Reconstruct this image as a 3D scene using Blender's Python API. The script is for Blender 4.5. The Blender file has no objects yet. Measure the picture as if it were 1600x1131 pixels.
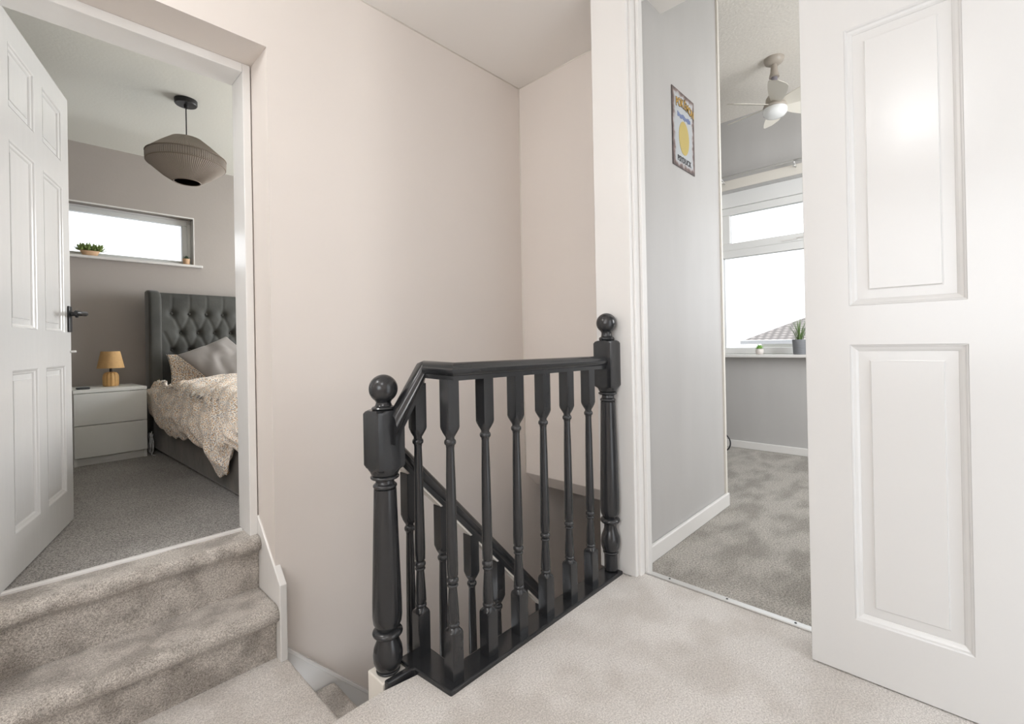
import bpy, bmesh, math, random
from mathutils import Vector, Matrix, noise
random.seed(7)
SC = bpy.context.scene
COL = SC.collection
PI = math.pi

# ------------------------------------------------------------------ camera
F_PX, CY, YAW, PITCH, ROLL = 724.7, 535.55, 0.763325, 0.002654, -0.018858
fw = Vector((math.cos(YAW)*math.cos(PITCH), math.sin(YAW)*math.cos(PITCH), math.sin(PITCH)))
r0 = Vector((math.sin(YAW), -math.cos(YAW), 0)); u0 = r0.cross(fw)
rr = r0*math.cos(ROLL) + u0*math.sin(ROLL); uu = -r0*math.sin(ROLL) + u0*math.cos(ROLL)
cam_d = bpy.data.cameras.new('camera'); cam = bpy.data.objects.new('camera', cam_d); COL.objects.link(cam)
M3 = Matrix((rr, uu, -fw)).transposed()
cam.matrix_world = Matrix.Translation((0, 0, 1.0)) @ M3.to_4x4()
cam_d.sensor_width = 36; cam_d.sensor_fit = 'HORIZONTAL'; cam_d.lens = F_PX*36/1600
cam_d.shift_y = (CY-565.5)/1600
cam_d.clip_start = 0.02; cam_d.clip_end = 200
SC.camera = cam

# ------------------------------------------------------------------ world, colour management
W = bpy.data.worlds.new('overcast_sky'); SC.world = W; W.use_nodes = True
bg = W.node_tree.nodes['Background']
bg.inputs[0].default_value = (0.93, 0.96, 1.0, 1); bg.inputs[1].default_value = 2.1
SC.view_settings.view_transform = 'Standard'; SC.view_settings.look = 'None'
SC.view_settings.gamma = 1; SC.view_settings.use_curve_mapping = False
SC.view_settings.exposure = 0.07
SC.cycles.max_bounces = 14; SC.cycles.diffuse_bounces = 8; SC.cycles.transparent_max_bounces = 12
SC.cycles.caustics_reflective = False; SC.cycles.caustics_refractive = False

def area(name, loc, direction, sx, sy, power, color=(1, 1, 1), portal=False, spread=None):
    l = bpy.data.lights.new(name, 'AREA'); l.shape = 'RECTANGLE'; l.size = sx; l.size_y = sy
    l.energy = power; l.color = color
    o = bpy.data.objects.new(name, l); COL.objects.link(o); o.location = loc
    o.rotation_euler = Vector(direction).to_track_quat('-Z', 'Y').to_euler()
    if portal: l.cycles.is_portal = True
    if spread: l.spread = spread
    return o
# added fill areas at unseen openings and in the hall; portals at the seen windows
area('landing_area_fill', (-1.78, -0.05, 1.50), (1, 0.0, 0.0), 1.45, 1.35, 18, (0.97, 0.98, 1.0))
def bulb(name, loc, power, radius, color=(1, 0.97, 0.94)):
    l = bpy.data.lights.new(name, 'POINT'); l.energy = power; l.shadow_soft_size = radius; l.color = color
    o = bpy.data.objects.new(name, l); COL.objects.link(o); o.location = loc
# added point fills without fixtures, behind the camera and above the steps
bulb('landing_point_fill', (-0.30, 0.15, 2.30), 13, 0.14, (0.97, 0.985, 1.0))
bulb('step_point_fill', (-0.45, 1.60, 2.38), 17, 0.10, (0.97, 0.985, 1.0))
area('bedroom_area_fill', (3.46, 3.45, 1.60), (-1, 0.0, -0.05), 1.7, 1.2, 78, (0.98, 0.99, 1.0))  # added fill outside the unseen bedroom side window
area('right_room_area_fill', (3.3, -1.27, 1.75), (0.75, 1, -0.1), 1.3, 1.3, 58, (1.0, 1.0, 1.0))  # added fill just inside the unseen side window, turned towards the window wall
area('hall_area_fill', (4.05, 1.5, -1.1), (-1, 0, 0.2), 0.8, 1.0, 95, (1.0, 0.97, 0.95))  # added to brighten the lower stairwell; no window is built there
area('far_window_portal', (4.72, 0.66, 1.63), (-1, 0, 0), 1.9, 1.5, 1, portal=True)
area('bedroom_portal', (0.45, 4.92, 1.93), (0, -1, 0), 1.1, 0.36, 1, portal=True)

# ------------------------------------------------------------------ materials
def sc(h):
    h = h.lstrip('#'); v = [int(h[i:i+2], 16)/255 for i in (0, 2, 4)]
    return tuple((c/12.92 if c <= 0.04045 else ((c+0.055)/1.055)**2.4) for c in v) + (1,)
def newmat(name):
    m = bpy.data.materials.new(name); m.use_nodes = True
    return m, m.node_tree, m.node_tree.nodes['Principled BSDF']
def nd(nt, t, **kw):
    n = nt.nodes.new(t)
    for k, v in kw.items(): setattr(n, k, v)
    return n
def simple(name, col, rough=0.5, metal=0.0, bump=0.0, bscale=60, spec=0.5, var=0.0, vscale=3.0, coat=0.0, stretch=None, sheen=0.0):
    m, nt, p = newmat(name)
    p.inputs['Base Color'].default_value = sc(col); p.inputs['Roughness'].default_value = rough
    p.inputs['Metallic'].default_value = metal; p.inputs['Specular IOR Level'].default_value = spec
    p.inputs['Coat Weight'].default_value = coat
    if sheen: p.inputs['Sheen Weight'].default_value = sheen; p.inputs['Sheen Roughness'].default_value = 0.4
    tc = nd(nt, 'ShaderNodeTexCoord'); src = tc.outputs['Object']
    if stretch:
        mp = nd(nt, 'ShaderNodeMapping'); mp.inputs['Scale'].default_value = stretch
        nt.links.new(src, mp.inputs[0]); src = mp.outputs[0]
    if bump:
        n = nd(nt, 'ShaderNodeTexNoise'); n.inputs['Scale'].default_value = bscale; n.inputs['Detail'].default_value = 6
        b = nd(nt, 'ShaderNodeBump'); b.inputs['Strength'].default_value = bump; b.inputs['Distance'].default_value = 0.004
        nt.links.new(src, n.inputs['Vector']); nt.links.new(n.outputs['Fac'], b.inputs['Height']); nt.links.new(b.outputs[0], p.inputs['Normal'])
    if var:
        n = nd(nt, 'ShaderNodeTexNoise'); n.inputs['Scale'].default_value = vscale; n.inputs['Detail'].default_value = 5
        mr = nd(nt, 'ShaderNodeMapRange'); mr.inputs[1].default_value = 0.3; mr.inputs[2].default_value = 0.7
        mr.inputs[3].default_value = 1-var; mr.inputs[4].default_value = 1+var
        mx = nd(nt, 'ShaderNodeMix', data_type='RGBA', blend_type='MULTIPLY'); mx.inputs[0].default_value = 1
        mx.inputs[6].default_value = sc(col)
        nt.links.new(src, n.inputs['Vector']); nt.links.new(n.outputs['Fac'], mr.inputs[0])
        nt.links.new(mr.outputs[0], mx.inputs[7]); nt.links.new(mx.outputs[2], p.inputs['Base Color'])
    return m
def carpet(name, c_dark, c_light, c_patch, fine=700, patch=5.0, pamt=0.5, contrast=1.0, bump=0.55, stretch=None, dist=0.006):
    """plush pile: fine speckle of two yarn tones, and the broad marks left by brushed pile"""
    m, nt, p = newmat(name); L = nt.links
    tc = nd(nt, 'ShaderNodeTexCoord')
    n1 = nd(nt, 'ShaderNodeTexNoise'); n1.inputs['Scale'].default_value = fine; n1.inputs['Detail'].default_value = 3; n1.inputs['Roughness'].default_value = 0.7
    n3 = nd(nt, 'ShaderNodeTexNoise'); n3.inputs['Scale'].default_value = fine*0.42; n3.inputs['Detail'].default_value = 4; n3.inputs['Roughness'].default_value = 0.75
    n2 = nd(nt, 'ShaderNodeTexNoise'); n2.inputs['Scale'].default_value = patch; n2.inputs['Detail'].default_value = 5; n2.inputs['Distortion'].default_value = 0.15
    L.new(tc.outputs['Object'], n1.inputs[0]); L.new(tc.outputs['Object'], n3.inputs[0])
    if stretch:
        mp = nd(nt, 'ShaderNodeMapping'); mp.inputs['Scale'].default_value = stretch
        L.new(tc.outputs['Object'], mp.inputs[0]); L.new(mp.outputs[0], n2.inputs[0])
    else: L.new(tc.outputs['Object'], n2.inputs[0])
    add = nd(nt, 'ShaderNodeMath', operation='ADD'); L.new(n1.outputs['Fac'], add.inputs[0]); L.new(n3.outputs['Fac'], add.inputs[1])
    r1 = nd(nt, 'ShaderNodeMapRange'); r1.inputs[1].default_value = 1-0.22/contrast; r1.inputs[2].default_value = 1+0.22/contrast
    L.new(add.outputs[0], r1.inputs[0])
    mx = nd(nt, 'ShaderNodeMix', data_type='RGBA'); mx.inputs[6].default_value = sc(c_dark); mx.inputs[7].default_value = sc(c_light)
    L.new(r1.outputs[0], mx.inputs[0])
    r2 = nd(nt, 'ShaderNodeMapRange'); r2.inputs[1].default_value = 0.42; r2.inputs[2].default_value = 0.62; r2.inputs[3].default_value = 0; r2.inputs[4].default_value = pamt
    L.new(n2.outputs['Fac'], r2.inputs[0])
    m2 = nd(nt, 'ShaderNodeMix', data_type='RGBA', blend_type='MULTIPLY'); m2.inputs[7].default_value = sc(c_patch)
    L.new(mx.outputs[2], m2.inputs[6]); L.new(r2.outputs[0], m2.inputs[0])
    L.new(m2.outputs[2], p.inputs['Base Color'])
    b = nd(nt, 'ShaderNodeBump'); b.inputs['Strength'].default_value = bump; b.inputs['Distance'].default_value = dist
    L.new(add.outputs[0], b.inputs['Height']); L.new(b.outputs[0], p.inputs['Normal'])
    p.inputs['Roughness'].default_value = 1; p.inputs['Specular IOR Level'].default_value = 0.1
    p.inputs['Sheen Weight'].default_value = 0.25; p.inputs['Sheen Roughness'].default_value = 0.5
    return m
MAT = {}
MAT['beige'] = simple('beige_wall_paint', '#ded7d1', 0.62, bump=0.10, bscale=9, var=0.012, vscale=2.5, spec=0.3)
MAT['ceil'] = simple('ceiling_paint', '#ebe8e4', 0.75, bump=0.08, bscale=8, spec=0.2)
MAT['white'] = simple('white_gloss_paint', '#e6e5e3', 0.2, bump=0.12, bscale=26, spec=0.5, stretch=(1, 1, 0.25))
MAT['doorwhite'] = simple('white_door_gloss', '#d6d6d5', 0.22, bump=0.16, bscale=22, stretch=(1, 1, 0.2))
MAT['black'] = simple('black_gloss_paint', '#292a2c', 0.2, bump=0.06, bscale=45, spec=0.6, var=0.15, vscale=14, stretch=(1, 1, 0.3))
MAT['bedgrey'] = simple('bedroom_grey_paint', '#b1aba6', 0.8, bump=0.15, bscale=40, spec=0.2, var=0.02)
MAT['bedceil'] = simple('bedroom_ceiling_paint', '#e8e9e2', 0.7, bump=0.2, bscale=60, spec=0.2)
MAT['rgrey'] = simple('right_room_grey_paint', '#bbbab9', 0.42, bump=0.25, bscale=7, spec=0.45, var=0.03, vscale=6, stretch=(1, 1, 0.25))
MAT['rceil'] = simple('textured_ceiling', '#dedad3', 0.85, bump=1.0, bscale=70, spec=0.1, var=0.05, vscale=60)
MAT['upvc'] = simple('white_upvc', '#e9eae9', 0.3)
MAT['shadebeige'] = simple('cream_paint', '#e2ded6', 0.5)
MAT['carpet_land'] = carpet('landing_carpet', '#bdb8b3', '#faf6f1', '#dcd8d3', fine=440, patch=6, pamt=0.5, contrast=1.25)
MAT['carpet_step'] = carpet('stair_carpet', '#948d86', '#ebe5dd', '#97928d', fine=440, patch=10, pamt=0.5, contrast=1.25)
MAT['carpet_bed'] = carpet('bedroom_carpet', '#5c5956', '#bab6b1', '#d8d6d4', fine=330, patch=3, pamt=0.5, contrast=1.9)
MAT['carpet_right'] = carpet('right_room_carpet', '#77736d', '#d6d1c8', '#a8a49e', fine=300, patch=4, pamt=0.55, contrast=1.3, stretch=(1.0, 1.8, 1))
MAT['steel'] = simple('brushed_aluminium', '#dcdcda', 0.35, metal=0.6)
MAT['velvet'] = simple('charcoal_velvet', '#454643', 0.75, bump=0.3, bscale=30, var=0.25, vscale=6, sheen=0.35)
MAT['velvetbase'] = simple('taupe_velvet', '#4d4740', 0.75, bump=0.4, bscale=20, var=0.4, vscale=7, sheen=0.35)
MAT['cabinet'] = simple('white_cabinet', '#e2e3df', 0.4)
MAT['wood'] = simple('ribbed_light_wood', '#cfa56a', 0.5, var=0.1, vscale=20)
MAT['shade'] = simple('tan_linen_shade', '#c9a370', 0.85, bump=0.3, bscale=200, var=0.05, vscale=60)
MAT['blackmetal'] = simple('black_metal', '#1b1c1e', 0.4)
MAT['dark'] = simple('dark_plastic', '#2b2e31', 0.4)
MAT['pillow'] = simple('grey_satin_pillowcase', '#96918e', 0.5, bump=0.15, bscale=18, sheen=0.3)
MAT['terra'] = simple('pale_terracotta', '#d9b592', 0.7, bump=0.2, bscale=80)
MAT['potwhite'] = simple('white_ceramic', '#dcd6d2', 0.4)
MAT['green'] = simple('succulent_green', '#7f9455', 0.6, var=0.2, vscale=30)
MAT['dkgreen'] = simple('dark_succulent_green', '#3f5a45', 0.6, var=0.2, vscale=30)
MAT['ltgreen'] = simple('fresh_green', '#8fbf62', 0.6, var=0.2, vscale=30)
MAT['grass'] = simple('grass_green', '#6f8a55', 0.6, var=0.25, vscale=20)
MAT['fanwhite'] = simple('fan_cream_white', '#dedad0', 0.4)
MAT['fangrey'] = simple('fan_taupe', '#a8a096', 0.4)
MAT['fanstem'] = simple('fan_stem_grey', '#85828a', 0.4)
MAT['bowl'] = simple('opal_glass_bowl', '#eef0f0', 0.15)
MAT['tile'] = simple('concrete_roof_tile', '#8f8884', 0.9, bump=0.4, bscale=30, var=0.1)
MAT['render'] = simple('pale_render', '#dcdad5', 0.9)
MAT['cablewhite'] = simple('white_cable', '#d8dadd', 0.4)
MAT['extground'] = simple('outside_ground', '#8b8f86', 0.9)
def m_glass():
    m, nt, p = newmat('window_glass'); nt.nodes.remove(p); L = nt.links
    t = nd(nt, 'ShaderNodeBsdfTransparent'); g = nd(nt, 'ShaderNodeBsdfGlossy'); g.inputs['Roughness'].default_value = 0.02
    fr = nd(nt, 'ShaderNodeFresnel'); fr.inputs[0].default_value = 1.3; mx = nd(nt, 'ShaderNodeMixShader')
    L.new(fr.outputs[0], mx.inputs[0]); L.new(t.outputs[0], mx.inputs[1]); L.new(g.outputs[0], mx.inputs[2])
    L.new(mx.outputs[0], nt.nodes['Material Output'].inputs[0]); return m
MAT['glass'] = m_glass()
def m_duvet():
    m, nt, p = newmat('spotted_duvet_cotton'); L = nt.links
    uv = nd(nt, 'ShaderNodeUVMap'); mp = nd(nt, 'ShaderNodeMapping'); mp.inputs['Scale'].default_value = (70, 118, 1)
    v = nd(nt, 'ShaderNodeTexVoronoi', voronoi_dimensions='2D'); v.inputs['Scale'].default_value = 1; v.inputs['Randomness'].default_value = 0.75
    L.new(uv.outputs[0], mp.inputs[0]); L.new(mp.outputs[0], v.inputs['Vector'])
    r = nd(nt, 'ShaderNodeMapRange'); r.inputs[1].default_value = 0.30; r.inputs[2].default_value = 0.40; r.inputs[3].default_value = 1; r.inputs[4].default_value = 0
    L.new(v.outputs['Distance'], r.inputs[0])
    sep = nd(nt, 'ShaderNodeSeparateColor'); L.new(v.outputs['Color'], sep.inputs[0])
    cr = nd(nt, 'ShaderNodeValToRGB'); cr.color_ramp.interpolation = 'CONSTANT'
    e = cr.color_ramp.elements; e[0].color = sc('#bd935f'); e[1].position = 0.42; e[1].color = sc('#8f8a8c')
    a = e.new(0.68); a.color = sc('#cba47a'); b = e.new(0.84); b.color = sc('#6f6a6e')
    L.new(sep.outputs[0], cr.inputs[0])
    mx = nd(nt, 'ShaderNodeMix', data_type='RGBA'); mx.inputs[6].default_value = sc('#f0e8dd')
    L.new(r.outputs[0], mx.inputs[0]); L.new(cr.outputs[0], mx.inputs[7]); L.new(mx.outputs[2], p.inputs['Base Color'])
    p.inputs['Roughness'].default_value = 0.9; p.inputs['Sheen Weight'].default_value = 0.2
    return m
MAT['duvet'] = m_duvet()
def m_weave():
    m, nt, p = newmat('woven_grey_cord'); L = nt.links
    p.inputs['Base Color'].default_value = sc('#9b938b'); p.inputs['Roughness'].default_value = 0.9
    return m
MAT['cord'] = m_weave()
MAT['cordin'] = simple('shade_lining', '#3a2f2c', 0.9)
def m_sign():
    m, nt, p = newmat('weathered_tin_sign'); L = nt.links
    tc = nd(nt, 'ShaderNodeTexCoord'); n = nd(nt, 'ShaderNodeTexNoise'); n.inputs['Scale'].default_value = 22; n.inputs['Detail'].default_value = 8
    L.new(tc.outputs['Object'], n.inputs[0])
    sep = nd(nt, 'ShaderNodeSeparateXYZ'); L.new(tc.outputs['Object'], sep.inputs[0])
    # distance to the sign's own border (the sign is 0.27 x 0.40 about its centre)
    def m(op, a, b=None):
        q = nd(nt, 'ShaderNodeMath', operation=op)
        for i, x in enumerate((a, b)):
            if x is None: continue
            if isinstance(x, (int, float)): q.inputs[i].default_value = x
            else: L.new(x, q.inputs[i])
        return q.outputs[0]
    dx = m('SUBTRACT', 0.135, m('ABSOLUTE', sep.outputs[0])); dz = m('SUBTRACT', 0.20, m('ABSOLUTE', sep.outputs[2]))
    d = m('MINIMUM', dx, dz); d2 = m('ADD', d, m('MULTIPLY', m('SUBTRACT', n.outputs['Fac'], 0.5), 0.07))
    cr = nd(nt, 'ShaderNodeValToRGB'); e = cr.color_ramp.elements
    e[0].position = 0.0; e[0].color = sc('#4a3f3d'); e[1].position = 0.55; e[1].color = sc('#b4b9bd')
    x = e.new(0.25); x.color = sc('#7a6663'); y = e.new(0.38); y.color = sc('#a9a5a6')
    L.new(m('MULTIPLY', d2, 16.0), cr.inputs[0]); L.new(cr.outputs[0], p.inputs['Base Color'])
    p.inputs['Roughness'].default_value = 0.4
    return nt.id_data if False else bpy.data.materials['weathered_tin_sign']
MAT['sign'] = m_sign()
MAT['signyellow'] = simple('sign_yellow_print', '#bf9848', 0.5)
MAT['signblue'] = simple('sign_blue_print', '#6f7ea8', 0.5)
MAT['signdark'] = simple('sign_dark_print', '#38383c', 0.5)

# ------------------------------------------------------------------ helpers
def link(name, me, m=None, parent=None, smooth=False, loc=None, rot=None, bevel=0, seg=2):
    o = bpy.data.objects.new(name, me); COL.objects.link(o)
    if m: me.materials.append(MAT[m] if isinstance(m, str) else m)
    if parent: o.parent = parent
    if smooth:
        for p in me.polygons: p.use_smooth = True
    if loc is not None: o.location = loc
    if rot is not None: o.rotation_euler = rot
    if bevel:
        b = o.modifiers.new('bevel', 'BEVEL'); b.width = bevel; b.segments = seg; b.limit_method = 'ANGLE'; b.angle_limit = math.radians(40)
    return o
def build(name, bm, m=None, parent=None, smooth=False, loc=None, rot=None, bevel=0, seg=2, auto=False, noclean=False):
    if not noclean: bmesh.ops.recalc_face_normals(bm, faces=bm.faces)
    me = bpy.data.meshes.new(name); bm.to_mesh(me); bm.free()
    o = link(name, me, m, parent, smooth, loc, rot, bevel, seg)
    if auto: me.set_sharp_from_angle(angle=math.radians(38))
    return o
def box(bm, x0, x1, y0, y1, z0, z1):
    v = [bm.verts.new(p) for p in ((x0,y0,z0),(x1,y0,z0),(x1,y1,z0),(x0,y1,z0),(x0,y0,z1),(x1,y0,z1),(x1,y1,z1),(x0,y1,z1))]
    for f in ((0,3,2,1),(4,5,6,7),(0,1,5,4),(1,2,6,5),(2,3,7,6),(3,0,4,7)): bm.faces.new([v[i] for i in f])
def boxes(name, L, m, parent=None, bevel=0, **k):
    bm = bmesh.new()
    for b in L: box(bm, *b)
    return build(name, bm, m, parent, bevel=bevel, **k)
def empty(name, loc=(0,0,0), rz=0, label=None, cat=None, group=None, kind=None):
    o = bpy.data.objects.new(name, None); COL.objects.link(o); o.location = loc; o.rotation_euler = (0,0,rz)
    o.empty_display_size = 0.1
    return tag(o, label, cat, group, kind)
def tag(o, label=None, cat=None, group=None, kind=None):
    if label: o['label'] = label
    if cat: o['category'] = cat
    if group: o['group'] = group
    if kind: o['kind'] = kind
    return o
def S(o): o['kind'] = 'structure'; return o
def lathe(bm, prof, n=32, c=(0,0), cap=True):
    """prof: (r, z) list"""
    rings = []
    for r, z in prof:
        rings.append([bm.verts.new((c[0]+r*math.cos(2*PI*i/n), c[1]+r*math.sin(2*PI*i/n), z)) for i in range(n)])
    for a, b in zip(rings, rings[1:]):
        for i in range(n): bm.faces.new((a[i], a[(i+1)%n], b[(i+1)%n], b[i]))
    if cap:
        bm.faces.new(rings[0][::-1]); bm.faces.new(rings[-1])
def turned(bm, prof, half, n=32, c=(0,0), flutes=0, frange=None):
    """square stock (half width) turned to the radius profile: section = min(square, circle)"""
    rings = []
    for r, z in prof:
        ring = []
        for i in range(n):
            a = 2*PI*(i+0.0)/n + PI/4
            sq = half/max(abs(math.cos(a)), abs(math.sin(a)))
            q = min(sq, r)
            ring.append(bm.verts.new((c[0]+q*math.cos(a), c[1]+q*math.sin(a), z)))
        rings.append(ring)
    for a, b in zip(rings, rings[1:]):
        for i in range(n): bm.faces.new((a[i], a[(i+1)%n], b[(i+1)%n], b[i]))
    bm.faces.new(rings[0][::-1]); bm.faces.new(rings[-1])
def ringprof(z0, z1, r, base):   # a rounded bead between z0 and z1
    out = []
    for i in range(7):
        t = i/6; out.append((base+(r-base)*math.sin(PI*t)**0.6, z0+(z1-z0)*t))
    return out
def sphereprof(zc, r, n=14):
    return [(max(r*math.sin(PI*i/n), 0.0006), zc-r*math.cos(PI*i/n)) for i in range(n+1)]
def tube(bm, pts, r, n=10, cap=True):
    pts = [Vector(p) for p in pts]; rings = []
    t0 = (pts[1]-pts[0]).normalized(); up = Vector((0,0,1)) if abs(t0.z) < 0.9 else Vector((1,0,0))
    side = t0.cross(up).normalized()
    for i, p in enumerate(pts):
        t = (pts[min(i+1, len(pts)-1)]-pts[max(i-1, 0)]).normalized()
        side = (side - t*side.dot(t)).normalized(); u = side.cross(t)
        R = r[i] if isinstance(r, (list, tuple)) else r
        rings.append([bm.verts.new(p+side*R*math.cos(2*PI*k/n)+u*R*math.sin(2*PI*k/n)) for k in range(n)])
    for a, b in zip(rings, rings[1:]):
        for k in range(n): bm.faces.new((a[k], a[(k+1)%n], b[(k+1)%n], b[k]))
    if cap: bm.faces.new(rings[0][::-1]); bm.faces.new(rings[-1])
def rail(bm, path, prof, vs=None):
    """sweep a (lateral, up) profile along a path, always cut upright, mitred at the corners"""
    P = [Vector(p) for p in path]; rings = []
    dirs = [(P[i+1]-P[i]) for i in range(len(P)-1)]
    lat = []
    for d in dirs:
        h = Vector((d.x, d.y, 0)).normalized(); lat.append(Vector((h.y, -h.x, 0)))
    for i, p in enumerate(P):
        if i == 0: l = lat[0]
        elif i == len(P)-1: l = lat[-1]
        else:
            m = (lat[i-1]+lat[i]).normalized(); l = m/max(m.dot(lat[i]), 0.3)
        # vertical thickness grows on a slope so that the moulding stays the same thickness
        k_ = vs[i] if vs else 1
        rings.append([bm.verts.new(p+l*a+Vector((0,0,b*k_))) for a, b in prof])
    n = len(prof)
    for a, b in zip(rings, rings[1:]):
        for k in range(n): bm.faces.new((a[k], a[(k+1)%n], b[(k+1)%n], b[k]))
    bm.faces.new(rings[0][::-1]); bm.faces.new(rings[-1])
def polyprism(bm, pts, ax, a0, a1):
    """polygon extruded along axis ax (0 x,1 y,2 z); pts are the other two coords in order"""
    def mk(p, a):
        q = list(p); q.insert(ax, a); return bm.verts.new(q)
    A = [mk(p, a0) for p in pts]; B = [mk(p, a1) for p in pts]; n = len(pts)
    bm.faces.new(A[::-1]); bm.faces.new(B)
    for i in range(n): bm.faces.new((A[i], A[(i+1)%n], B[(i+1)%n], B[i]))

# ------------------------------------------------------------------ SHELL
WY = 1.958           # beige landing wall
CZ = 2.60            # landing and bedroom ceiling
ZB = 0.225           # bedroom floor
ZQ = -0.21           # quarter landing
# landing floor (main landing carpet) with thickness
bm = bmesh.new()
pts = [(-1.7,-0.62),(1.845,-0.62),(1.845,1.02),(1.775,1.02),(1.775,1.068),(0.835,1.068),(0.835,1.20),(0.70,1.222),(-1.7,1.222)]
polyprism(bm, pts, 2, -0.20, 0.0)
S(build('floor', bm, 'carpet_land', bevel=0.008, seg=3))
# joists / fascia below the stairwell edge
S(boxes('trim_1', [(0.715,1.77,1.075,1.125,-0.42,-0.003),(0.84,0.885,1.13,1.24,-0.42,-0.003)], 'white'))
S(boxes('floor.001', [(-1.7,0.692,1.10,1.955,ZQ-0.12,ZQ)], 'carpet_land', bevel=0.012, seg=3))
# beige wall with the bedroom opening cut in it (reveal x -0.10..0.669, head 2.197)
S(boxes('wall_back', [(-1.7,-0.15,WY,2.26,-0.33,CZ+0.02),(0.669,4.0,WY,2.26,-2.8,CZ+0.02),(-0.15,0.669,WY,2.26,2.197,CZ+0.02)], 'beige'))
bm = bmesh.new()   # stairwell head wall: set back from the door wall, hung above the stairs
polyprism(bm, [(2.15,0.195),(2.15,CZ+0.02),(2.30,CZ+0.02),(2.30,0.10),(2.25,0.10)], 1, 1.17, WY+0.01)
S(build('wall_stairwell', bm, 'beige', bevel=0.004))
# box over the stairs in the right room closes the stairwell head (carries the grey wall)
S(boxes('wall_partition', [(1.80,2.905,1.02,1.17,-0.2,3.06)], 'rgrey'))
S(boxes('wall_partition.001', [(2.80,2.905,1.171,WY-0.001,0.0,3.06)], 'rgrey'))
S(boxes('ceiling', [(-1.7,2.16,-0.62,WY+0.02,CZ,CZ+0.08)], 'ceil'))
# landing side walls
S(boxes('wall_landing_right', [(-1.7,0.80,-0.74,-0.62,-0.2,CZ),(0.80,1.70,-0.74,-0.62,2.05,CZ),(1.70,1.90,-0.74,-0.62,-0.2,CZ)], 'beige'))
S(boxes('wall_landing_left', [(-1.82,-1.70,-0.74,-0.80,-0.3,CZ),(-1.82,-1.70,-0.74,2.0,-0.3,0.80),(-1.82,-1.70,-0.74,2.0,2.20,CZ),(-1.82,-1.70,0.72,2.0,0.80,2.20)], 'beige'))
# door wall to the right room: opening y 0.22..1.0, head at 2.50
S(boxes('wall_doorway', [(1.81,1.90,-0.62,0.20,-0.2,3.06),(1.81,1.90,0.20,1.02,2.535,3.06)], 'beige'))
# down-stairs hall seen under the stairwell head
S(boxes('wall_hall', [(3.9,4.0,0.9,WY,-2.8,-0.13),(0.6,1.79,1.00,1.06,-2.8,-0.2),(1.79,3.9,1.02,1.10,-2.8,-0.2)], 'beige'))
S(boxes('floor.002', [(0.6,4.0,1.0,WY,-2.9,-2.8)], 'carpet_step'))
# right room
S(boxes('floor.003', [(1.85,2.85,-1.3,1.10,-0.12,0.0),(2.85,4.6,-1.3,WY,-0.12,0.0)], 'carpet_right'))
S(boxes('wall_right_room', [(4.56,4.80,-1.3,2.2,-0.2,0.865),(4.56,4.80,-1.3,2.2,2.40,3.1),(4.56,4.80,1.66,2.2,0.865,2.40),(4.56,4.80,-1.3,-0.40,0.865,2.40)], 'rgrey'))
S(boxes('wall_right_room.001', [(1.9,2.5,-1.42,-1.3,-0.2,3.1),(2.5,4.3,-1.42,-1.3,-0.2,1.0),(2.5,4.3,-1.42,-1.3,2.45,3.1),(4.3,4.8,-1.42,-1.3,-0.2,3.1)], 'rgrey'))
S(boxes('wall_right_room.002', [(1.8,1.9,-1.42,-0.62,-0.2,3.1)], 'rgrey'))
S(boxes('wall_right_room.003', [(2.905,4.56,WY-0.03,WY-0.001,0.0,3.1)], 'rgrey'))
S(boxes('ceiling.001', [(1.80,4.8,-1.42,2.2,3.05,3.16)], 'rceil'))
# bedroom
S(boxes('floor.004', [(-1.7,3.3,2.235,4.85,0.0,ZB)], 'carpet_bed'))
S(boxes('wall_bedroom_back', [(-1.7,-0.55,4.80,5.0,0,CZ),(1.016,3.3,4.80,5.0,0,CZ),(-0.55,1.016,4.80,5.0,0,1.725),(-0.55,1.016,4.80,5.0,2.146,CZ)], 'bedgrey'))
S(boxes('wall_bedroom_left', [(-1.82,-1.70,2.2,5.0,0,CZ)], 'bedgrey'))
S(boxes('wall_bedroom_right', [(3.3,3.4,2.26,2.5,0,CZ),(3.3,3.4,4.4,5.0,0,CZ),(3.3,3.4,2.5,4.4,0,0.95),(3.3,3.4,2.5,4.4,2.25,CZ)], 'bedgrey'))
S(boxes('wall_bedroom_front', [(0.72,3.3,2.26,2.275,0,CZ),(-1.7,-0.16,2.26,2.275,0,CZ),(-0.16,0.72,2.26,2.275,2.20,CZ)], 'bedgrey'))
S(boxes('ceiling.002', [(-1.82,3.4,2.26,5.0,CZ,CZ+0.08)], 'bedceil'))

# frames of unseen windows, added to go with the fill lights
S(boxes('added_landing_window', [(-1.79,-1.73,-0.80,0.72,0.80,0.86),(-1.79,-1.73,-0.80,0.72,2.14,2.20),(-1.79,-1.73,-0.80,-0.74,0.86,2.14),(-1.79,-1.73,0.66,0.72,0.86,2.14)], 'upvc'))
S(boxes('added_bedroom_window', [(3.32,3.38,2.5,4.4,0.95,1.01),(3.32,3.38,2.5,4.4,2.19,2.25),(3.32,3.38,2.5,2.56,1.01,2.19),(3.32,3.38,4.34,4.4,1.01,2.19)], 'upvc'))
S(boxes('added_right_room_window', [(2.5,4.3,-1.39,-1.33,1.0,1.06),(2.5,4.3,-1.39,-1.33,2.39,2.45),(2.5,2.56,-1.39,-1.33,1.06,2.39),(4.24,4.3,-1.39,-1.33,1.06,2.39)], 'upvc'))

# bedroom door lining (white frame in the reveal)
w = boxes('trim_2', [(0.635,0.665,2.14,2.285,ZB-0.02,2.197),(-0.15,-0.12,2.14,2.285,ZB-0.02,2.197),(-0.12,0.635,2.14,2.285,2.160,2.197)], 'white', bevel=0.003); S(w)
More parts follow.
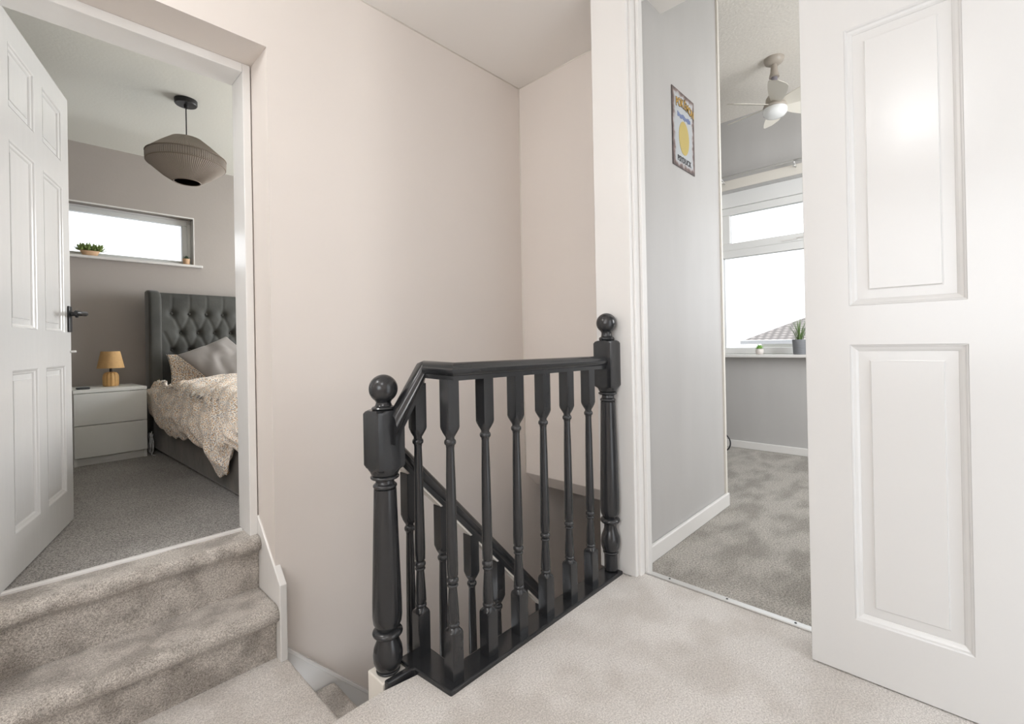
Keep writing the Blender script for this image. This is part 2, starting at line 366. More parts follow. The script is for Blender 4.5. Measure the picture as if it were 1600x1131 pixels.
# fine caulk beads along the wall and ceiling joints
bm = bmesh.new()
for p, q in (((-1.7,WY-0.001,CZ-0.001),(2.15,WY-0.001,CZ-0.001)),((2.149,1.17,CZ-0.001),(2.149,WY,CZ-0.001)),((2.149,WY-0.001,0.195),(2.149,WY-0.001,CZ))): tube(bm, [p, q], 0.0035, 8)
S(build('trim_3', bm, 'shadebeige', smooth=True))
# door-wall lining of the right room: broad white board, stop, head
S(boxes('trim_4', [(1.778,1.80,0.995,1.172,-0.005,CZ-0.002),(1.80,1.905,0.985,1.019,-0.005,2.53)], 'white', bevel=0.004))
S(boxes('trim_5', [(1.838,1.875,0.970,0.985,-0.004,2.508),(1.80,1.905,0.235,0.985,2.508,2.533),(1.79,1.905,0.20,0.235,0.0,2.503)], 'white', bevel=0.003))
S(boxes('trim_6', [(2.893,2.915,1.008,1.024,0.066,3.05)], 'shadebeige', bevel=0.003))
# skirting boards in the right room
def skirt_bm(x0,x1,y0,y1,h):
    bm = bmesh.new(); box(bm,x0,x1,y0,y1,0.0,h); return bm
S(build('baseboard_partition', skirt_bm(1.906,2.925,1.000,1.019,0.078), 'white', bevel=0.006, seg=3))
S(build('baseboard_window_wall', skirt_bm(4.54,4.559,-1.3,1.925,0.068), 'white', bevel=0.006, seg=3))
# threshold strips
bm = bmesh.new(); box(bm,1.832,1.862,0.215,1.0,0.0,0.006)
th = S(build('trim_7', bm, 'steel', bevel=0.003))
bm = bmesh.new()
for y in (0.42,0.65,0.88): lathe(bm, [(0.004,0.006),(0.004,0.0075),(0.002,0.008)], 10, (1.847,y))
S(build('screws', bm, 'dark', th))
S(boxes('trim_8', [(-0.12,0.63,2.221,2.243,ZB-0.01,ZB+0.007)], 'white', bevel=0.003))
# strings (white side boards) of the steps and of the flight down
bm = bmesh.new()
polyprism(bm, [(2.14,0.30),(1.895,0.085),(1.895,ZQ-0.0),(2.14,ZQ-0.0)], 0, 0.662, 0.6885)
polyprism(bm, [(2.14,0.30),(1.895,0.085),(1.895,ZQ-0.0),(2.14,ZQ-0.0)], 0, -0.162, -0.137)
S(build('trim_9', bm, 'white', bevel=0.003))
bm = bmesh.new()
x0,z0,x1,z1 = 0.689,-0.175,2.6,-0.175-1.05*(2.6-0.689)
polyprism(bm, [(x0,z0-0.018),(x1,z1-0.018),(x1,z1-0.45),(x0,z0-0.45)], 1, WY-0.016, WY)
o = S(build('trim_10', bm, simple('grey_white_string', '#e6e5e3', 0.35), bevel=0.002))
bm = bmesh.new(); polyprism(bm, [(x0,z0),(x1,z1),(x1,z1-0.019),(x0,z0-0.019)], 1, WY-0.022, WY)
S(build('edge_moulding', bm, 'white', o, bevel=0.003))

# ------------------------------------------------------------------ CARPETED STEPS
def step_mesh(x0, x1, yf, yb, zt, zb, over=0.022, rad=0.034, nx=70):
    """one carpeted step: riser bottom at yf, rounded nosing, tread running back to yb"""
    prof = [(yf+0.004, zb)]
    for k in range(1, 6): prof.append((yf+0.004*(1-k/6), zb+(zt-0.085-zb)*k/6))
    prof.append((yf, zt-0.078)); prof.append((yf-0.006, zt-0.066))
    cy, cz = yf-over+rad, zt-rad
    for k in range(10):
        a = math.radians(215-125*k/9); prof.append((cy+rad*math.cos(a), cz+rad*math.sin(a)))
    n = 10
    for k in range(1, n+1): prof.append((cy+(yb-cy)*k/n, zt))
    bm = bmesh.new(); rows = []
    for i in range(nx+1):
        x = x0+(x1-x0)*i/nx; row = []
        for (y, z) in prof:
            d = 0.0035*noise.noise(Vector((x*9, y*9, z*9)))
            row.append(bm.verts.new((x, y+d, z+d*(1 if z > zb+0.01 else 0))))
        rows.append(row)
    for a, b in zip(rows, rows[1:]):
        for k in range(len(prof)-1): bm.faces.new((a[k], b[k], b[k+1], a[k+1]))
    # closed underneath
    for rw in (rows[0], rows[-1]):
        c = bm.verts.new((rw[0].co.x, yb, zb)); bm.faces.new(rw+[c])
    return bm
st = empty('carpeted_steps', (0.28, 2.0, ZQ), 0, 'two wide steps in mottled grey brown carpet rising to the bedroom threshold', 'steps')
def kid(o, par):
    o.parent = par; o.matrix_parent_inverse = Matrix.Translation(-Vector(par.location)) ; return o
kid(build('upper_step', step_mesh(-0.135,0.6615,2.125,2.232,ZB-0.003,-0.01, over=0.036), 'carpet_step', smooth=True), st)
kid(build('lower_step', step_mesh(-0.135,0.6615,1.935,2.130,0.0,ZQ+0.001, over=0.036), 'carpet_step', smooth=True), st)
# flight going down along the beige wall
fl = empty('staircase', (0.89, 1.6, -2.8), 0, 'carpeted flight of stairs going down from the quarter landing beside the beige wall', 'stairs')
for i in range(10):
    zt = -0.42-0.21*i; xa = 0.692+0.20*i
    bm = bmesh.new()
    prof = [(xa, zt-0.002),(xa, zt-0.21),(xa+0.178, zt-0.21),(xa+0.180, zt-0.07)]
    for k in range(8):
        a = math.radians(-40+130*k/7); prof.append((xa+0.176+0.03*math.cos(a), zt-0.03+0.03*math.sin(a)))
    polyprism(bm, prof, 1, 1.34, WY-0.023)
    kid(build('step', bm, 'carpet_step', auto=False, bevel=0.004), fl)

# ------------------------------------------------------------------ BALUSTRADES
HP = [(-0.021,-0.028),(-0.021,-0.014),(-0.026,-0.010),(-0.030,-0.002),(-0.030,0.006),(-0.026,0.010),(-0.024,0.014),(-0.020,0.020),(-0.012,0.0245),(0,0.026),
      (0.012,0.0245),(0.020,0.020),(0.024,0.014),(0.026,0.010),(0.030,0.006),(0.030,-0.002),(0.026,-0.010),(0.021,-0.014),(0.021,-0.028)]
bal = empty('balustrade', (0.87, 1.094, 0.0), 0, 'black gloss balustrade with turned spindles around the stairwell edge of the landing', 'balustrade')
LW = Vector(bal.location)
def bk(o): o.parent = bal; o.matrix_parent_inverse = Matrix.Translation(-LW); return o
bm = bmesh.new()
rail(bm, [(1.712,1.094,0.916),(0.889,1.094,0.922),(0.889,1.248,0.926),(0.872,1.248,0.908),(0.762,1.244,0.748)], HP, [1,1,1,1.45,1.7])
bk(build('handrail', bm, 'black', smooth=True, auto=True))
bm = bmesh.new()
polyprism(bm, [(1.765,1.052),(0.822,1.052),(0.808,1.212),(0.80,1.216),(0.718,1.218),(0.718,1.236),(0.80,1.236),(0.80,1.290),(0.900,1.290),(0.900,1.136),(1.765,1.136)], 2, -0.02, 0.014)
bk(build('base_rail', bm, 'black', bevel=0.004))
def baluster_mesh(H=0.886, zsq=0.145):
    """H: full height; zsq: where the lower square block ends"""
    h = 0.0205; bm = bmesh.new()
    t = H-zsq
    P = [(0.05,0),(0.05,zsq-0.012),(0.0265,zsq-0.005),(0.0185,zsq)]
    P += [(0.0165,zsq+0.004)] + ringprof(zsq+0.006, zsq+0.018, 0.0185, 0.0155)
    P += [(0.0178,zsq+0.024),(0.0168,zsq+0.055),(0.0125,zsq+0.120)]
    P += ringprof(zsq+0.123, zsq+0.133, 0.0165, 0.012) + ringprof(zsq+0.134, zsq+0.152, 0.0180, 0.013)
    P += [(0.0165,zsq+0.158),(0.0170,zsq+0.19),(0.0160,zsq+0.28)]
    P += [(0.0142,H-0.30),(0.0122,H-0.205)]
    P += [(0.0130,H-0.200)] + ringprof(H-0.196, H-0.178, 0.0180, 0.0135)
    P += [(0.0135,H-0.172),(0.0185,H-0.164),(0.0225,H-0.157),(0.0265,H-0.150),(0.05,H-0.142),(0.05,H)]
    turned(bm, P, h, 32)
    return bm
b0 = build('baluster', baluster_mesh(), 'black', smooth=True, auto=True)
b0.location = (0.870,1.096,0.012); bk(b0)
bc = build('baluster', baluster_mesh(0.868), 'black', smooth=True, auto=True); bc.location = (0.866,1.256,0.012); bk(bc)
SP = [(1.013+0.1445*i, 1.096) for i in range(5)]
for x, y in SP:
    c = b0.copy(); COL.objects.link(c); c.location = (x, y, 0.012); c.parent = bal; c.matrix_parent_inverse = Matrix.Translation(-LW)
def newel(cx, cy, half, zfoot, zb0, zb1, blk0, blk1, zball, rb, collar_r, taper_bot, name='newel_post'):
    bm = bmesh.new(); k = half/0.044
    P = [(0.030*k, zfoot),(0.030*k, zb0-0.012)]
    P += ringprof(zb0-0.012, zb0, 0.0355*k, 0.028*k)                      # foot ring
    P += [(0.036*k, zb0+0.004),(0.0425*k, zb0+0.022),(0.044*k, zb0+0.042),(0.0415*k, zb0+0.062),(0.033*k, zb0+0.084),(0.028*k, zb0+0.098)]
    zr = zb1
    P += [(0.028*k, zr-0.021)] + ringprof(zr-0.020, zr+0.006, 0.0450*k, 0.030*k)
    P += [(0.033*k, zr+0.008),(0.0415*k, zr+0.024),(0.0438*k, zr+0.045),(0.0435*k, zr+0.09)]
    P += [(0.0335*k, blk0-0.060)]
    P += ringprof(blk0-0.058, blk0-0.044, 0.0355*k, 0.030*k)
    P += [(0.0275*k, blk0-0.040),(0.0275*k, blk0-0.030)]
    P += ringprof(blk0-0.030, blk0-0.016, 0.0430*k, 0.034*k) + [(0.040*k, blk0-0.014),(0.043*k, blk0-0.006),(0.048*k, blk0+0.001),(0.057*k, blk0+0.006),(0.08, blk0+0.013),(0.08, blk1-0.013),(0.055*k, blk1-0.005),(0.046*k, blk1-0.001),(0.036*k, blk1)]
    turned(bm, P, half, 40, (cx, cy))
    o = bk(build(name, bm, 'black', smooth=True, auto=True))
    bm = bmesh.new()
    zz = zball-rb
    g_ = zz-blk1; Q = [(0.020, blk1-0.004),(0.033*k, blk1),(0.036*k, blk1+0.2*g_),(0.033*k, blk1+0.42*g_),(0.0275*k, blk1+0.5*g_),(0.0245*k, blk1+0.7*g_),(0.0225, zz+0.002)]
    n0 = [q for q in sphereprof(zball, rb, 20) if q[1] > zz+0.007]
    lathe(bm, Q+n0, 32, (cx, cy))
    f = build('ball_finial', bm, 'black', o, smooth=True, auto=True)
    return o
n1 = newel(0.760,1.282,0.0450, -0.02, 0.012, 0.128, 0.622, 0.806, 0.8695, 0.0440, 0, 0)
n2 = newel(1.738,1.094,0.0415, 0.020, 0.100, 0.238, 0.803, 1.008, 1.0830, 0.0435, 0, 0)
bm = bmesh.new(); box(bm, 0.715,0.805,1.237,1.327,-0.55,0.002)
kp = bk(build('painted_newel_base', bm, 'shadebeige', bevel=0.004)); kp['label'] = 'cream painted square foot of the shorter newel post'

bal2 = empty('balustrade', (0.86, 1.315, -0.35), 0, 'black sloping balustrade of the flight going down, behind the landing spindles', 'balustrade')
L2 = Vector(bal2.location)
def b2k(o): o.parent = bal2; o.matrix_parent_inverse = Matrix.Translation(-L2); return o
sl = -1.068
bm = bmesh.new()
HP2 = [(a*1.05, b*1.42) for a, b in HP]
rail(bm, [(0.807,1.322,0.682),(2.25,1.322,0.682+sl*(2.25-0.807))], HP2)
b2k(build('handrail', bm, 'black', smooth=True, auto=True))
bm = bmesh.new()
zu = 0.682-0.028*1.42
polyprism(bm, [(0.81,zu),(2.25,zu+sl*(2.25-0.81)),(2.25,zu-0.012+sl*(2.25-0.81)),(0.81,zu-0.012)], 1, 1.303, 1.341)
fs = b2k(build('fillet_strip', bm, 'shadebeige')); fs['label'] = 'cream strip under the sloping handrail'
bm = bmesh.new()
polyprism(bm, [(0.81,-0.20),(2.25,-0.20+sl*(2.25-0.81)),(2.25,-0.50+sl*(2.25-0.81)),(0.81,-0.50)], 1, 1.297, 1.337)
b2k(build('string_board', bm, 'white', bevel=0.003))
m0 = None
for i in range(9):
    x = 0.873+0.1335*i; zt = 0.682+sl*(x-0.807)-0.030
    zb = -0.20+sl*(x-0.81)-0.02
    if m0 is None:
        m0 = build('baluster', baluster_mesh(zt-zb, 0.12), 'black', smooth=True, auto=True); o = m0
        # longer upper block on the flight's spindles
    else:
        o = m0.copy(); COL.objects.link(o)
    o.location = (x, 1.322, zb); b2k(o)

# ------------------------------------------------------------------ PANEL DOORS
def door_leaf(name, w, h, t, panels, mat, parent, mould=0.018, flat=0.047):
    """local: x along width 0..w, y thickness (-t..0), z 0..h, panels: (x0,x1,z0,z1)"""
    xs = sorted({0, w} | {p[0] for p in panels} | {p[1] for p in panels})
    zs = sorted({0, h} | {p[2] for p in panels} | {p[3] for p in panels})
    bm = bmesh.new(); V = {}
    def v(x, y, z):
        k = (round(x,5), round(y,5), round(z,5))
        if k not in V: V[k] = bm.verts.new((x, y, z))
        return V[k]
    def inp(x, z): return any(p[0] < x < p[1] and p[2] < z < p[3] for p in panels)
    for i in range(len(xs)-1):
        for j in range(len(zs)-1):
            a, b, c, d = xs[i], xs[i+1], zs[j], zs[j+1]
            if inp((a+b)/2, (c+d)/2): continue
            bm.faces.new((v(a,0,c), v(b,0,c), v(b,0,d), v(a,0,d)))
            bm.faces.new((v(a,-t,c), v(a,-t,d), v(b,-t,d), v(b,-t,c)))
            for (p, q, nx, nz) in (((a,c),(a,d),a-1e-3,(c+d)/2),((b,c),(b,d),b+1e-3,(c+d)/2),((a,c),(b,c),(a+b)/2,c-1e-3),((a,d),(b,d),(a+b)/2,d+1e-3)):
                out = nx < 0 or nx > w or nz < 0 or nz > h
                if out or inp(nx, nz):
                    bm.faces.new((v(p[0],0,p[1]), v(q[0],0,q[1]), v(q[0],-t,q[1]), v(p[0],-t,p[1])))
    bmesh.ops.remove_doubles(bm, verts=bm.verts, dist=1e-6)
    lf = build(name, bm, mat, parent, bevel=0.0015)
    rings = [(0,0.0),(0.003,-0.0015),(0.006,-0.006),(0.012,-0.0085),(mould-0.001,-0.012),(mould,-0.014),(flat-0.004,-0.0135),(flat-0.001,-0.0125),(flat,-0.0085)]
    out = []
    for (x0, x1, z0, z1) in panels:
        bm = bmesh.new()
        for side in (0, 1):
            prev = None
            for (o, d) in rings:
                y = d if side == 0 else -t-d
                q = [bm.verts.new(c) for c in ((x0+o,y,z0+o),(x1-o,y,z0+o),(x1-o,y,z1-o),(x0+o,y,z1-o))]
                if prev:
                    for k in range(4): bm.faces.new((prev[k], prev[(k+1)%4], q[(k+1)%4], q[k]))
                prev = q
            bm.faces.new(prev)
        out.append(build('door_panel', bm, mat, parent))
    return lf
# bedroom door (six panels), hinged left, swung into the bedroom
dr = empty('door_1', (-0.0635-0.0136-0.0346,2.236-0.0481+0.0098,ZB+0.006), math.atan2(0.9624,0.2715), kind='structure')
cols = ((0.154,0.388),(0.478,0.710)); rows = ((0.150,0.708),(0.860,1.505),(1.620,1.842))
door_leaf('door_leaf', 0.802, 1.937, 0.036, [(a,b,c,d) for a,b in cols for c,d in rows], 'doorwhite', dr, 0.016, 0.036)
# turn: leaf's camera side is local -Y side (t side)
bm = bmesh.new(); box(bm, 0.750,0.792,-0.044,-0.036,0.862,0.980)
hp_ = build('handle_plate', bm, 'blackmetal', dr, bevel=0.003); hp_['label'] = 'black handle plate'
bm = bmesh.new(); tube(bm, [(0.772,-0.044,0.945),(0.772,-0.085,0.945),(0.770,-0.096,0.945)], [0.010,0.0085,0.009], 12)
tube(bm, [(0.778,-0.092,0.946),(0.750,-0.096,0.946),(0.70,-0.097,0.945),(0.662,-0.096,0.943),(0.650,-0.088,0.943)], [0.011,0.0095,0.0075,0.009,0.010], 12)
tube(bm, [(0.772,-0.060,0.945),(0.772,-0.068,0.945)], 0.017, 16)
build('lever_handle', bm, 'blackmetal', dr, smooth=True, auto=True)
bm = bmesh.new(); box(bm, 0.802,0.804,-0.030,-0.006,0.84,1.0); build('latch_plate', bm, 'blackmetal', dr)
bm = bmesh.new(); tube(bm, [(0.790,-0.036,0.772),(0.790,-0.056,0.772)], 0.005, 10); build('bolt_knob', bm, 'white', dr, smooth=True)

# near door on the right (panelled, left stile overlapping the doorway)
dr2 = empty('door_2', (1.675,-0.498,0.004), PI/2, kind='structure')
cols = ((0.836-0.113-0.248-0.0, 0.836-0.113),(0.115,0.363)); rows = ((0.168,0.974),(1.090,1.900))
door_leaf('door_leaf', 0.836, 2.085, 0.038, [(a,b,c,d) for a,b in cols for c,d in rows], 'doorwhite', dr2, 0.018, 0.047)
for c in dr2.children: c.location.y = 0.0
# the leaf's local +y face is world -x: shows to the camera

# ------------------------------------------------------------------ WINDOWS
def frame(bm, ax, a0, a1, u0_, u1_, z0, z1, w):
    """rectangular frame between u0..u1, z0..z1, thickness a0..a1 along axis ax"""
    for (p, q, r, s) in ((u0_,u1_,z0,z0+w),(u0_,u1_,z1-w,z1),(u0_,u0_+w,z0+w,z1-w),(u1_-w,u1_,z0+w,z1-w)):
        if ax == 0: box(bm, a0,a1,p,q,r,s)
        else: box(bm, p,q,a0,a1,r,s)
# far room window
w1 = S(empty('window_1', (4.66,0.66,0.865)))
def wk(o, par=w1): o.parent = par; o.matrix_parent_inverse = Matrix.Translation(-Vector(par.location)); return o
X0, X1 = 4.655, 4.715
bm = bmesh.new()
box(bm, X0,X1,-0.38,1.655,0.868,0.925); box(bm, X0,X1,-0.38,1.655,2.262,2.40)
box(bm, X0,X1,1.612,1.655,0.925,2.262); box(bm, X0,X1,-0.38,-0.33,0.925,2.262)
box(bm, X0,X1,-0.33,1.612,1.782,1.862); box(bm, X0,X1,0.50,0.56,0.925,1.782)
wk(build('window_frame', bm, 'upvc', bevel=0.004))
for (a, b) in ((0.53,1.609),(-0.33,0.52)):
    bm = bmesh.new(); frame(bm, 0, X0-0.012, X0+0.045, a, b, 1.850, 2.255, 0.068)
    sh = wk(build('top_light', bm, 'upvc', bevel=0.007, seg=3))
    bm = bmesh.new(); box(bm, X0+0.02,X0+0.024,a+0.06,b-0.06,1.905,2.195); g = build('pane', bm, 'glass', sh)
for (a, b) in ((0.56,1.612),(-0.33,0.50)):
    bm = bmesh.new(); box(bm, X0+0.02,X0+0.024,a,b,0.925,1.782); wk(build('pane', bm, 'glass'))
bm = bmesh.new(); box(bm, X0-0.022,X0-0.012,0.98,1.10,1.862,1.875); tube(bm, [(X0-0.02,0.985,1.872),(X0-0.035,0.96,1.874),(X0-0.035,0.88,1.874)], 0.006, 8)
wk(build('window_handle', bm, 'white', bevel=0.002))
bm = bmesh.new(); box(bm, 4.45,4.70,-0.40,1.66,0.840,0.867); sb = S(build('trim_11', bm, 'white', bevel=0.006, seg=3))
bm = bmesh.new(); box(bm, 4.550,4.559,-0.40,1.925,2.402,2.490); S(build('trim_12', bm, 'shadebeige', bevel=0.002))
bm = bmesh.new(); box(bm, 4.556,4.66,1.650,1.6598,0.867,2.40); S(build('trim_13', bm, 'white'))
# bedroom window
w2 = S(empty('window_2', (0.23,4.88,1.73)))
bm = bmesh.new(); frame(bm, 1, 4.88, 4.94, -0.545, 1.012, 1.728, 2.143, 0.030)
wk(build('window_frame', bm, 'upvc', bevel=0.004), w2)
bm = bmesh.new(); frame(bm, 1, 4.868, 4.92, -0.513, 0.985, 1.735, 2.128, 0.042)
s_ = wk(build('sash', bm, simple('grey_upvc_sash', '#d8dbdb', 0.35), bevel=0.006), w2)
bm = bmesh.new(); box(bm, -0.47,0.943,4.90,4.904,1.777,2.086); wk(build('pane', bm, 'glass'), w2)
bm = bmesh.new(); box(bm, -0.56,1.072,4.755,4.88,1.716,1.7375)
S(build('trim_14', bm, 'white', bevel=0.005, seg=3))
bm = bmesh.new()
box(bm, -0.55,1.0195,4.794,4.80,2.140,2.152); box(bm, 1.012,1.0195,4.794,4.88,1.7375,2.14)
S(build('trim_15', bm, 'white', bevel=0.002))

# ------------------------------------------------------------------ BEDROOM THINGS
# pendant lamp
pl = empty('pendant_lamp', (0.72,3.54,CZ), 0, 'wide woven grey cord pendant lampshade hanging from a black ceiling rose', 'ceiling lamp')
bm = bmesh.new(); lathe(bm, [(0.062,0.0),(0.062,-0.024),(0.058,-0.030),(0.012,-0.031),(0.010,-0.050),(0.004,-0.054)], 36)
build('ceiling_rose', bm, 'blackmetal', pl, smooth=True, auto=True)
bm = bmesh.new(); tube(bm, [(0,0,-0.05),(0,0,-0.30)], 0.0035, 8); build('cable', bm, 'blackmetal', pl)
prof = [(r*0.83, z) for r, z in [(0.082,-0.250),(0.10,-0.252),(0.160,-0.292),(0.232,-0.345),(0.252,-0.362),(0.258,-0.380),(0.257,-0.405),(0.252,-0.420),(0.225,-0.440),(0.160,-0.487),(0.100,-0.520),(0.086,-0.524)]]
bm = bmesh.new(); n = 220; rings = []
for r, z in prof:   # cords wound top to bottom: fine vertical ribs
    rings.append([bm.verts.new(((r+0.0022*(1 if i % 2 else -1))*math.cos(2*PI*i/n), (r+0.0022*(1 if i % 2 else -1))*math.sin(2*PI*i/n), z)) for i in range(n)])
for a, b in zip(rings, rings[1:]):
    for i in range(n): bm.faces.new((a[i], a[(i+1)%n], b[(i+1)%n], b[i]))
lathe(bm, [(0.012,-0.2505),(0.068,-0.2505),(0.068,-0.254),(0.012,-0.254)], 36, cap=False)
bm2 = bmesh.new()
sh = build('lamp_shade', bm, 'cord', pl)
lathe(bm2, [(r-0.006, z-0.0) for r, z in prof], 60, cap=False); build('shade_lining', bm2, 'cordin', sh, smooth=True)
bm = bmesh.new()
for z, r in ((-0.365,0.2145),(-0.418,0.2115),(-0.524,0.072)):
    tube(bm, [(r*math.cos(2*PI*i/60), r*math.sin(2*PI*i/60), z) for i in range(61)], 0.003, 6, cap=False)
build('rim_ring', bm, simple('shade_rim', '#857a70', 0.9), sh, smooth=True)
bm = bmesh.new(); lathe(bm, [(0.018,-0.249),(0.018,-0.32),(0.012,-0.33),(0.022,-0.36),(0.030,-0.39),(0.024,-0.42),(0.004,-0.432)], 20)
build('bulb_holder', bm, 'blackmetal', pl, smooth=True)

# nightstand
ns = empty('bedside_drawers', (0.208,4.29,ZB), math.radians(3.5), 'white two drawer bedside chest beside the upholstered bed', 'bedside table')
bm = bmesh.new()
box(bm, 0,0.018,0.0,0.45,0.0,0.495); box(bm, 0.377,0.395,0.0,0.45,0.0,0.495); box(bm, 0.018,0.377,0.43,0.45,0,0.495)
box(bm, 0.018,0.377,0.006,0.43,0.02,0.05); box(bm, 0.018,0.377,0.012,0.020,0.0,0.055)
build('carcass', bm, 'cabinet', ns, bevel=0.0015)
bm = bmesh.new(); box(bm, -0.002,0.397,-0.012,0.452,0.495,0.518); build('top_panel', bm, 'cabinet', ns, bevel=0.002)
for z0_, z1_ in ((0.058,0.272),(0.276,0.491)):
    bm = bmesh.new(); box(bm, 0.001,0.394,-0.020,-0.001,z0_,z1_); box(bm, 0.022,0.373,0.0,0.40,z0_+0.01,z1_-0.03)
    build('drawer', bm, 'cabinet', ns, bevel=0.0015)
# table lamp
lp = empty('table_lamp', (0.428,4.55,ZB+0.5185), 0, 'small ribbed wooden table lamp with tan shade on the white bedside chest', 'lamp')
bm = bmesh.new(); n = 48; rings = []
for r, z in ((0.040,0.0),(0.0445,0.004),(0.046,0.03),(0.046,0.065),(0.043,0.085),(0.034,0.100),(0.018,0.106)):
    rings.append([bm.verts.new(((r+(0.0014 if i % 4 < 2 else -0.0014))*math.cos(2*PI*i/n), (r+(0.0014 if i % 4 < 2 else -0.0014))*math.sin(2*PI*i/n), z)) for i in range(n)])
for a, b in zip(rings, rings[1:]):
    for i in range(n): bm.faces.new((a[i], a[(i+1)%n], b[(i+1)%n], b[i]))
bm.faces.new(rings[0][::-1]); bm.faces.new(rings[-1]); build('lamp_base', bm, 'wood', lp)
bm = bmesh.new(); lathe(bm, [(0.008,0.104),(0.008,0.150),(0.014,0.152),(0.014,0.19)], 16); build('lamp_stem', bm, 'blackmetal', lp, smooth=True, auto=True)
bm = bmesh.new(); lathe(bm, [(0.080,0.134),(0.056,0.258),(0.054,0.258),(0.0775,0.136)], 40, cap=False)
lathe(bm, [(0.012,0.1895),(0.066,0.1895),(0.066,0.191),(0.012,0.191)], 3, cap=False)
build('lamp_shade', bm, 'shade', lp, smooth=True, auto=True)
# phone lying on the chest
bm = bmesh.new(); box(bm, -0.035,0.035,-0.022,0.022,0,0.014); 
ph = tag(build('dark_gadget', bm, 'dark', loc=(0.262,4.345,ZB+0.519), rot=(0,0,0.1), bevel=0.006, seg=4), 'small flat dark gadget lying at the left end of the bedside chest', 'gadget')
bm = bmesh.new(); box(bm, -0.029,0.029,-0.016,0.016,0.0142,0.0152); build('top_face', bm, simple('grey_gadget_top','#8f9598',0.3), ph)
# cable coil between chest and bed
bm = bmesh.new()
pts = []
for k in range(90):
    a = 2*PI*k/26; pts.append((0.630+0.010*math.sin(k*0.35)+0.00005*k, 4.36+0.045*math.cos(a)+0.001*(k%7), ZB+0.085+0.075*math.sin(a)+0.01*math.sin(k*0.2)))
pts += [(0.640,4.33,ZB+0.03),(0.625,4.30,ZB+0.008),(0.645,4.27,ZB+0.006)]
tube(bm, pts, 0.0032, 6); tag(build('white_cable', bm, 'cablewhite', smooth=True), 'loops of thin white cable on the carpet between chest and bed', 'cable')

# BED
bed = empty('bed', (0.652,4.705,ZB), math.radians(2.2), 'double bed upholstered in dark grey velvet with tall winged buttoned headboard', 'bed')
BW = 1.62
bm = bmesh.new(); box(bm, 0.018,BW-0.018,-2.14,-0.02,0.012,0.300); build('bed_base', bm, 'velvetbase', bed, bevel=0.015, seg=3)
bm = bmesh.new(); box(bm, 0.05,BW-0.05,-2.06,-0.09,0.301,0.385); build('mattress', bm, simple('mattress_white','#d8d5d0',0.8), bed, bevel=0.05, seg=4)
# buttoned panel
btn = []
bx0 = 0.17; dxb = 0.1235
zr = [(1.080,0),(0.918,1),(0.775,0),(0.63,1)]
for z, off in zr:
    for i in range(-1, 13):
        x = bx0+dxb*i+(0.5*dxb if off else 0)
        if 0.12 < x < BW-0.12: btn.append((x, z))
bm = bmesh.new(); nx, nz = 200, 110; g = []
def tuft(x, z):
    d = 0
    for (a, b) in btn:
        q = math.hypot(x-a, (z-b)*0.9)
        d -= 0.024*math.exp(-(q/0.026)**2) + 0.012*math.exp(-(q/0.06)**2)
    # creases along the diagonals between buttons
    for (a, b) in btn:
        for (c, e) in ((a+dxb/2, b+0.155),(a-dxb/2, b+0.155)):
            if b > 1.03: continue
            ux, uz = c-a, e-b; L = math.hypot(ux, uz); ux /= L; uz /= L
            s = (x-a)*ux+(z-b)*uz
            if 0 < s < L:
                dd = abs((x-a)*uz-(z-b)*ux); d -= 0.0055*math.exp(-(dd/0.012)**2)
    if z > 1.075:   # pleats from the top row to the top edge
        for (a, b) in btn:
            if b > 1.03:
                d -= 0.0035*math.exp(-((x-a)/0.008)**2)*min(1, (z-1.075)/0.03)
    return d
for j in range(nz+1):
    z = 0.30+(1.245-0.30)*j/nz; row = []
    for i in range(nx+1):
        x = 0.085+(BW-0.17)*i/nx
        e = 0.016*math.exp(-((1.245-z)/0.018)**2)
        row.append(bm.verts.new((x, -0.070+0.0-(tuft(x, z)+0.010)*-1.0*-1.0 + e, z)))
    g.append(row)
for j in range(nz):
    for i in range(nx): bm.faces.new((g[j][i], g[j][i+1], g[j+1][i+1], g[j+1][i]))
bk_ = []
for row in (g[-1],):
    bb = [bm.verts.new((v.co.x, -0.005, 1.248)) for v in row]
    for i in range(nx): bm.faces.new((row[i], row[i+1], bb[i+1], bb[i]))
    cc = [bm.verts.new((v.co.x, -0.005, 0.30)) for v in row]
    for i in range(nx): bm.faces.new((bb[i], bb[i+1], cc[i+1], cc[i]))
hb = build('headboard', bm, 'velvet', bed, smooth=True)
b1_ = None
for (a, b) in btn:
    y = -0.070-(tuft(a, b)+0.010)
    if b1_ is None:
        bm = bmesh.new(); bmesh.ops.create_uvsphere(bm, u_segments=10, v_segments=6, radius=0.011, matrix=Matrix.Diagonal((1,0.5,1,1)))
        q = b1_ = build('button', bm, 'velvet', hb, smooth=True)
    else: q = b1_.copy(); COL.objects.link(q)
    q.location = (a, y-0.002, b)
for sgn in (0, 1):
    bm = bmesh.new()
    # curved wing: side outline in (y,z)
    out = [(-0.004,0.012),(-0.004,1.258),(-0.05,1.262),(-0.10,1.255),(-0.145,1.235),(-0.168,1.19),(-0.172,1.10),(-0.165,0.9),(-0.160,0.6),(-0.160,0.012)]
    xa, xb = (0.0, 0.084) if sgn == 0 else (BW-0.084, BW)
    polyprism(bm, out, 0, xa, xb)
    build('headboard_wing', bm, 'velvet', bed, bevel=0.020, seg=4, smooth=True)
# duvet
def lerp(a, b, t): return a+(b-a)*t
def tabl(T, t):
    for (a, va), (b, vb) in zip(T, T[1:]):
        if t <= b: 
            q = (t-a)/(b-a); q = q*q*(3-2*q); return va+(vb-va)*q
    return T[-1][1]
